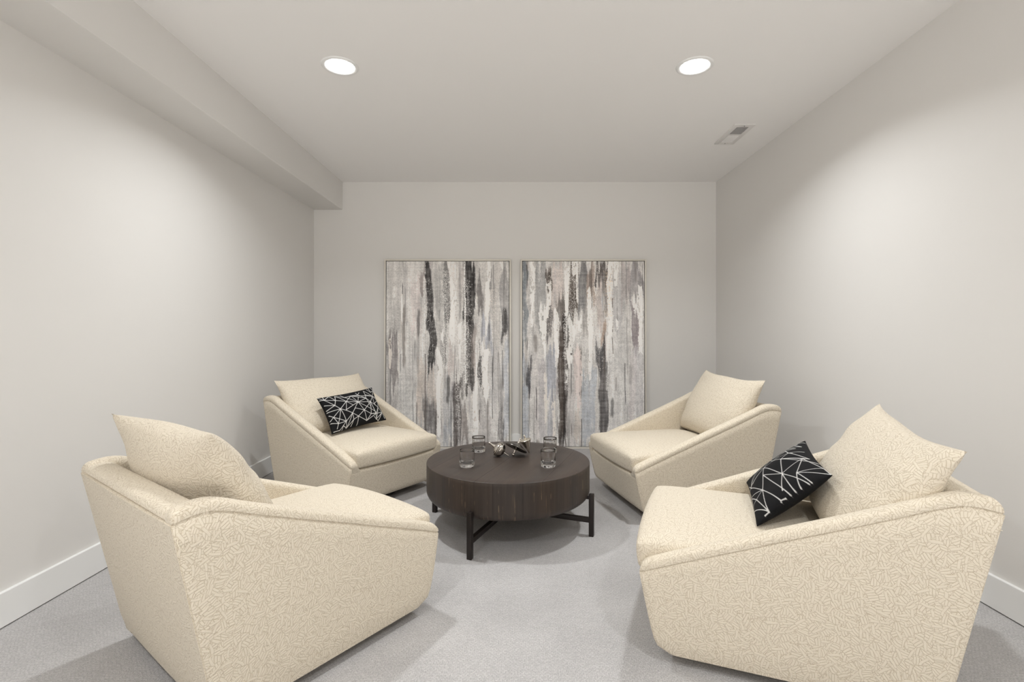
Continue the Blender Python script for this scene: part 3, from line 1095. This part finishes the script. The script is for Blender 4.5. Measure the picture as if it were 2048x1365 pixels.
class Canvas:
    def __init__(self, seed, base):
        self.rng = np.random.RandomState(seed)
        self.img = np.ones((PH, PW, 3)) * np.array(base, float)
        self.u = ((np.arange(PW) + .5) / PW)[None].repeat(PH, 0)
        self.v = ((np.arange(PH) + .5) / PH)[:, None].repeat(PW, 1)
        self.h = np.zeros((PH, PW))
        r = self.rng
        self.streak = vnoise(r, PH, PW, 9, 90) * .6 + vnoise(r, PH, PW, 30, 150) * .4
        self.cross = vnoise(r, PH, PW, 110, 12)
        self.grain = vnoise(r, PH, PW, 260, 185)

    def lay(self, m, col, thick=0):
        m = np.clip(m, 0, 1)[..., None]
        self.img = self.img * (1 - m) + np.array(col, float) * m
        if thick: self.h = np.maximum(self.h * (1 - m[..., 0]), thick * m[..., 0])

    def soft(self, u0, u1, v0, v1, col, a=.8, su=.022, sv=.08):
        r = self.rng
        j = (vnoise(r, PH, PW, 14, 3) - .5) * .03
        jv = (vnoise(r, PH, PW, 3, 70) - .5) * .14
        u = self.u + j; v = self.v + jv
        m = np.clip((u - u0) / su + .5, 0, 1) * np.clip((u1 - u) / su + .5, 0, 1) * np.clip((v - v0) / sv + .5, 0, 1) * np.clip((v1 - v) / sv + .5, 0, 1)
        br = vnoise(r, PH, PW, 14, 120) * .25 + vnoise(r, PH, PW, 50, 250) * .40 + vnoise(r, PH, PW, 200, 250) * .35
        m = np.clip((m * 1.2 + br - 1.0) * 2.3, 0, 1) * np.clip(.55 + .6 * self.streak + .3 * (self.cross - .5), 0, 1)
        self.lay(m * a, col)

    def streaks(self, n, cols, amax=.5):
        r = self.rng
        for i in range(n):
            u, v0, ln, w = r.rand(), r.rand() * 1.1 - .15, .08 + .45 * r.rand() ** 2, .003 + .014 * r.rand() ** 2
            uu = self.u + (vnoise(r, PH, PW, 8, 1) - .5) * .01
            t = np.clip((self.v - v0) / ln, 0, 1)
            m = np.clip(1.4 - np.abs(uu - u) / w, 0, 1) * np.clip(np.minimum(t, 1 - t) * 5, 0, 1)
            br = vnoise(r, PH, PW, 50, 220) * .6 + self.grain * .4
            self.lay(np.clip((m + br - .85) * 2, 0, 1) * amax * (.4 + .6 * r.rand()), cols[i % len(cols)])

    def hard(self, u0, u1, v0, v1, col, a=.95, taper=0.0, thick=1.0, rag=.35):
        r = self.rng
        uc = (u0 + u1) / 2 + (vnoise(r, PH, PW, 10, 1) - .5) * (u1 - u0) * .5
        t = (self.v - v0) / (v1 - v0)
        hw = (u1 - u0) / 2 * (1 - taper * np.clip(t, 0, 1) ** 2) * (.75 + .5 * vnoise(r, PH, PW, 16, 1))
        n = vnoise(r, PH, PW, 34, 110) * .5 + vnoise(r, PH, PW, 150, 180) * .5
        e = np.abs(self.u - uc) / np.maximum(hw, 1e-4)
        end = (vnoise(r, PH, PW, 2, 60) - .5) * .10
        tv = np.minimum(self.v - v0 + end, v1 - self.v + end)
        m = ((1 - e + (n - .5) * 2 * rag) > .12) & (tv > 0) & (vnoise(r, PH, PW, 70, 130) * .6 + vnoise(r, PH, PW, 20, 60) * .4 > .27)
        self.lay(m * a * (.82 + .18 * self.grain), col, thick)

    def line(self, u, v0, v1, col, a=.8, w=.003, gap=.35):
        r = self.rng
        uu = u + (vnoise(r, PH, PW, 12, 1) - .5) * .008
        on = np.clip((vnoise(r, PH, PW, 11, 1) - gap) * 5, 0, 1) * np.clip(.4 + self.grain, 0, 1)
        m = np.clip(1.3 - np.abs(self.u - uu) / w, 0, 1) * on * (self.v > v0) * (self.v < v1)
        self.lay(m * a, col)

    def speck(self, u0, u1, v0, v1, col, dens=.12, a=.9):
        r = self.rng
        uc, hw = (u0 + u1) / 2, (u1 - u0) / 2
        p = np.clip(1 - (np.abs(self.u - uc) / hw) ** 2, 0, 1) * (self.v > v0) * (self.v < v1) * (.3 + vnoise(r, PH, PW, 14, 20))
        m = r.rand(PH, PW) < p * dens * .55
        m2 = m | (np.roll(m, 1, 0) & (r.rand(PH, PW) < .5))
        self.lay(m2 * a, col, .6)

    def finish(self):
        r = self.rng
        cl = vnoise(r, PH, PW, 9, 14) * .5 + vnoise(r, PH, PW, 24, 30) * .3 + vnoise(r, PH, PW, 60, 60) * .2
        st = vnoise(r, PH, PW, 6, 130)
        hz = vnoise(r, PH, PW, 150, 6)
        k = 1 + .26 * (cl - .5) + .08 * (st - .5) + .05 * (hz - .5) + .16 * (self.grain - .5)
        w = (self.h < .5)[..., None]
        self.img = np.where(w, self.img * k[..., None], self.img * (1 + .06 * (self.grain - .5))[..., None])
        return self


W_ = (236, 234, 231); CREAM = (224, 217, 209); DK = (52, 50, 50); DB = (74, 66, 61); MG = (128, 125, 124); PUR = (140, 131, 134)
LG = (196, 193, 190); BL_ = (172, 174, 180); BEI = (196, 186, 178)


def paint_left():
    c = Canvas(3, (203, 200, 197))
    c.streaks(60, [MG, LG, W_, PUR, BEI, (150, 148, 147), CREAM])
    for u0, u1, v0, v1, col, a in [
        (0, .12, 0, .4, (180, 177, 174), .7), (.13, .17, 0, .35, (165, 162, 160), .6), (.2, .29, .1, .42, (200, 190, 188), .6), (.03, .10, .38, .68, (120, 114, 114), .75),
        (0, .05, .40, .5, (110, 105, 106), .7), (.10, .25, .45, .62, (205, 203, 201), .8), (.28, .33, .02, .2, (120, 110, 108), .7), (.25, .33, .52, .85, BEI, .8),
        (.325, .38, 0, .34, DK, .95), (.345, .405, .30, .58, (48, 46, 46), .9), (.30, .42, .74, .95, (98, 95, 95), .8), (.33, .41, .60, .78, BEI, .7), (.385, .46, .0, .3, (176, 174, 172), .8),
        (.46, .52, 0, .36, (105, 103, 102), .85), (.45, .5, .36, .56, (140, 137, 136), .7), (.50, .56, .44, .58, (200, 188, 184), .6), (.585, .64, 0, .3, (170, 165, 162), .7),
        (.63, .725, 0, .36, (46, 44, 44), .98), (.64, .71, .33, .68, (66, 63, 62), .9), (.61, .66, .55, .72, (84, 80, 78), .7), (.54, .61, .66, 1, (72, 67, 66), .85), (.60, .66, .8, 1, (120, 112, 108), .7),
        (.70, .745, .3, .6, (150, 140, 135), .6), (.745, .79, .08, .3, (100, 96, 95), .7), (.75, .79, .46, .70, (62, 60, 60), .9), (.77, .87, .33, .47, (164, 166, 174), .85), (.86, .93, .05, .45, (192, 188, 184), .7),
        (.92, 1, .03, .32, (128, 126, 126), .65), (.93, .975, .28, .44, (58, 56, 56), .85), (.95, 1, .44, 1, (176, 179, 185), .8), (.83, .95, .5, .8, (180, 178, 178), .6), (.92, .96, .8, 1, (95, 92, 92), .7),
        (.46, .54, .62, .9, (160, 160, 162), .6), (.46, .54, .85, 1, (150, 153, 158), .6), (.1, .24, .62, 1, (205, 204, 202), .7), (.0, .1, .7, 1, (170, 166, 164), .6), (.75, .85, .72, 1, (176, 172, 170), .7)]:
        c.soft(u0, u1, v0, v1, col, a)
    c.streaks(70, [DK, MG, W_, DB, LG, W_, (100, 98, 98)], .5)
    for a in [(.135, 0, .3, DK), (.155, .1, .45, MG), (.95, .48, 1, DK), (.955, .1, .4, MG), (.875, .02, .6, MG), (.865, .5, .85, DK), (.32, .5, .95, DB), (.25, .6, 1, DB), (.57, .3, 1, DB), (.6, .02, .5, MG), (.76, .8, 1, DB), (.53, .7, 1, DK), (.12, .5, .7, MG)]:
        c.line(*a[:3], a[3], .8, .004)
    for a in [(.52, .575, .13, .29, 0), (.505, .56, .29, .45, .3), (.80, .845, .12, .37, .7), (.78, .85, .47, .75, .3), (.41, .455, .48, .95, .3), (.70, .745, .68, .96, 0), (.585, .62, .33, .56, .6), (.82, .85, .0, .1, .2), (.01, .05, .46, .54, .5), (.12, .135, .2, .32, .3), (.44, .47, .36, .46, .3)]:
        c.hard(*a[:4], W_ if a[0] != .01 else CREAM, .9, a[4])
    for u, v0, v1 in [(.31, .08, .5), (.298, .28, .52), (.322, .06, .14), (.505, .0, .12), (.52, .0, .12), (.56, .02, .1), (.64, 0, .4), (.645, .2, .66), (.107, .5, .62), (.73, .4, .7)]:
        c.line(u, v0, v1, W_, .95, .006, .3)
    c.speck(.44, .53, .05, .58, W_, .30); c.speck(.60, .70, .1, .7, W_, .16); c.speck(.63, .67, .33, .66, W_, .4); c.speck(.83, .9, .15, .32, CREAM, .3); c.speck(.74, .8, .45, .7, W_, .14); c.speck(.3, .4, .1, .5, W_, .06); c.speck(.56, .61, .6, .9, W_, .25)
    return c.finish()


def paint_right():
    c = Canvas(8, (202, 199, 196))
    c.streaks(60, [MG, LG, W_, PUR, BEI, (150, 148, 147), BL_])
    for u0, u1, v0, v1, col, a in [
        (0, .045, 0, .5, (112, 118, 124), .85), (0, .06, .5, 1, (160, 165, 173), .8), (.10, .19, 0, .4, (150, 150, 150), .8), (.06, .13, .35, .6, (165, 162, 160), .6), (.035, .075, .53, .70, (72, 70, 72), .9),
        (.19, .245, 0, .14, DB, .9), (.2, .25, .25, .46, (92, 88, 88), .85), (.24, .34, 0, .3, (206, 196, 191), .85), (.19, .27, .46, .75, (152, 155, 165), .8), (.13, .19, .5, 1, (170, 165, 168), .6), (.09, .13, .55, 1, (205, 200, 198), .7),
        (.28, .36, .2, .35, (95, 90, 86), .8), (.295, .36, .3, 1, DB, .95), (.325, .365, .3, 1, (54, 49, 48), .8), (.38, .46, 0, .32, (82, 74, 68), .9), (.36, .42, .25, .5, (72, 68, 66), .85), (.455, .53, 0, .25, (98, 97, 98), .85),
        (.50, .56, .15, .4, (150, 145, 142), .6), (.53, .605, 0, .22, (152, 136, 126), .85), (.59, .70, 0, .13, (66, 60, 58), .85), (.6, .66, .1, .35, (176, 165, 160), .8), (.66, .70, .05, .3, (110, 104, 102), .7), (.595, .68, .42, .57, (70, 69, 71), .92), (.64, .68, .34, .44, (150, 126, 110), .7),
        (.62, .70, .55, .92, (80, 77, 77), .92), (.48, .60, .6, 1, (168, 172, 178), .85), (.42, .49, .45, .75, (205, 192, 188), .75), (.36, .43, .6, 1, (185, 180, 178), .7), (.43, .49, .8, 1, BEI, .7), (.70, .87, .3, 1, (202, 200, 198), .9), (.72, .84, .08, .35, (182, 180, 180), .8),
        (.86, 1, 0, .2, (128, 124, 126), .75), (.8, .88, 0, .25, (176, 168, 166), .7), (.885, .955, .26, .5, (128, 119, 122), .8), (.92, 1, .45, 1, (186, 184, 186), .6), (.87, .93, .5, .9, (196, 190, 190), .6), (.28, .35, .88, 1, (60, 55, 53), .8), (.2, .26, .75, 1, (150, 152, 160), .6)]:
        c.soft(u0, u1, v0, v1, col, a)
    c.streaks(70, [DK, MG, W_, DB, LG, W_, (110, 104, 100)], .5)
    for a in [(.037, .02, .48, DK), (.13, .18, .5, MG), (.115, .55, 1, DK), (.485, .85, 1, DK), (.40, .8, 1, DB), (.345, .7, 1, DK), (.84, .55, .85, DK), (.86, .65, 1, MG), (.74, .2, .5, DB), (.85, .0, .2, MG), (.53, 0, .2, DK), (.67, .4, .6, DB), (.92, .1, .3, PUR)]:
        c.line(*a[:3], a[3], .85, .004)
    for a in [(.05, .10, 0, .29, .3), (.185, .235, .1, .29, .4), (.14, .205, .24, .52, .8), (.255, .30, .27, .54, .3), (.34, .385, 0, .31, .4), (.395, .45, .0, .06, .2), (.44, .455, 0, .2, .1), (.37, .43, .32, .55, .3), (.445, .485, .28, .42, .3), (.53, .58, .18, .62, .5),
              (.69, .74, 0, .41, .1), (.75, .80, 0, .14, .5), (.90, .955, .2, .29, .4), (.945, .99, .15, .5, .3), (.35, .375, .56, .68, .4), (.065, .09, .31, .36, .6), (.17, .205, .62, .86, .5), (.24, .27, .74, 1, .3), (.76, .79, .3, .4, .6), (.48, .51, .6, .63, .3)]:
        c.hard(*a[:4], W_ if a[0] not in (.17, .24) else CREAM, .92, a[4])
    c.hard(.435, .485, .46, .8, (222, 210, 206), .8, .3)
    for u, v0, v1 in [(.445, 0, .22), (.455, 0, .2), (.362, .3, .56), (.29, .6, .7), (.70, .4, .7), (.69, .5, .7), (.89, .38, .5)]:
        c.line(u, v0, v1, W_, .95, .005, .3)
    c.speck(.34, .46, .0, .35, W_, .22); c.speck(.33, .37, .27, .53, W_, .4); c.speck(.57, .64, 0, .35, CREAM, .2); c.speck(.66, .75, .05, .3, (210, 190, 165), .2); c.speck(.2, .26, .02, .4, CREAM, .14); c.speck(.34, .38, .55, .7, W_, .3); c.speck(.6, .68, .42, .6, CREAM, .06); c.speck(.5, .54, .4, .7, W_, .2)
    return c.finish()


def painting(x0, x1, cv, label):
    w = x1 - x0; hgt = 1.768
    lean = math.asin(.014 / hgt)
    root = empty('framed_painting', ((x0 + x1) / 2, 4.647, 0.0))
    root.rotation_euler = (-lean, 0, 0)
    tag(root, label, 'painting', 'tall abstract paintings leaning on the back wall')
    fw, fd = .0145, .030
    mb = MB()
    for a in (-1, 1):
        xa = a * (w / 2 - fw / 2)
        mb.bbox(xa - fw / 2, xa + fw / 2, -fd / 2, fd / 2, 0, hgt, .001)
    mb.bbox(-w / 2 + fw, w / 2 - fw, -fd / 2, fd / 2, 0, fw, .001)
    mb.bbox(-w / 2 + fw, w / 2 - fw, -fd / 2, fd / 2, hgt - fw, hgt, .001)
    mb.build('frame', M_FRAME, root, True, False, 30)
    MB().box(-w / 2 + fw, w / 2 - fw, fd / 2 - .006, fd / 2 - .001, fw, hgt - fw).build('backing_board', M_GAP, root, False)
    g = .005
    cx0, cx1, cz0, cz1 = -w / 2 + fw + g, w / 2 - fw - g, fw + g, hgt - fw - g
    # canvas: a stretched block whose face carries the paint, thick strokes standing proud
    img = np.clip(cv.img, 0, 255) / 255.0
    lin = np.where(img <= .04045, img / 12.92, ((img + .055) / 1.055) ** 2.4) * PAINT_K
    xs = np.linspace(cx0, cx1, PW); zs_ = np.linspace(cz1, cz0, PH)
    X, Z = np.meshgrid(xs, zs_)
    Y = -fd / 2 + .004 - cv.h * .0012
    front = np.stack([X, Y, Z], -1).reshape(-1, 3)
    me = bpy.data.meshes.new('canvas')
    ii = (np.arange(PH - 1)[:, None] * PW + np.arange(PW - 1)[None]).ravel()
    quads = np.stack([ii, ii + PW, ii + PW + 1, ii + 1], 1)
    # sides of the stretcher
    rim = list(range(PW)) + [r * PW + PW - 1 for r in range(1, PH)] + [(PH - 1) * PW + c_ for c_ in range(PW - 2, -1, -1)] + [r * PW for r in range(PH - 2, 0, -1)]
    nb = len(front)
    backv = front[rim].copy(); backv[:, 1] = fd / 2 - .007
    V = np.concatenate([front, backv])
    m = len(rim)
    side = [(rim[k], rim[(k + 1) % m], nb + (k + 1) % m, nb + k) for k in range(m)]
    F_ = [tuple(q) for q in quads] + side
    me.from_pydata(V.tolist(), [], F_)
    colv = np.concatenate([lin.reshape(-1, 3), lin.reshape(-1, 3)[rim]])
    ca = me.color_attributes.new('paint', 'FLOAT_COLOR', 'POINT')
    ca.data.foreach_set('color', np.concatenate([colv, np.ones((len(colv), 1))], 1).ravel())
    me.polygons.foreach_set('use_smooth', [True] * len(me.polygons))
    me.set_sharp_from_angle(angle=R(60))
    me.materials.append(M_CANVAS)
    o = bpy.data.objects.new('canvas', me); COL.objects.link(o); o.parent = root
    return root


PAINT_K = 1.42
painting(-1.226, -.042, paint_left(), 'tall framed abstract painting of grey and black streaks, left one, nearest the soffit')
painting(.047, 1.222, paint_right(), 'tall framed abstract painting with brown and white streaks, right one, nearest the right wall')
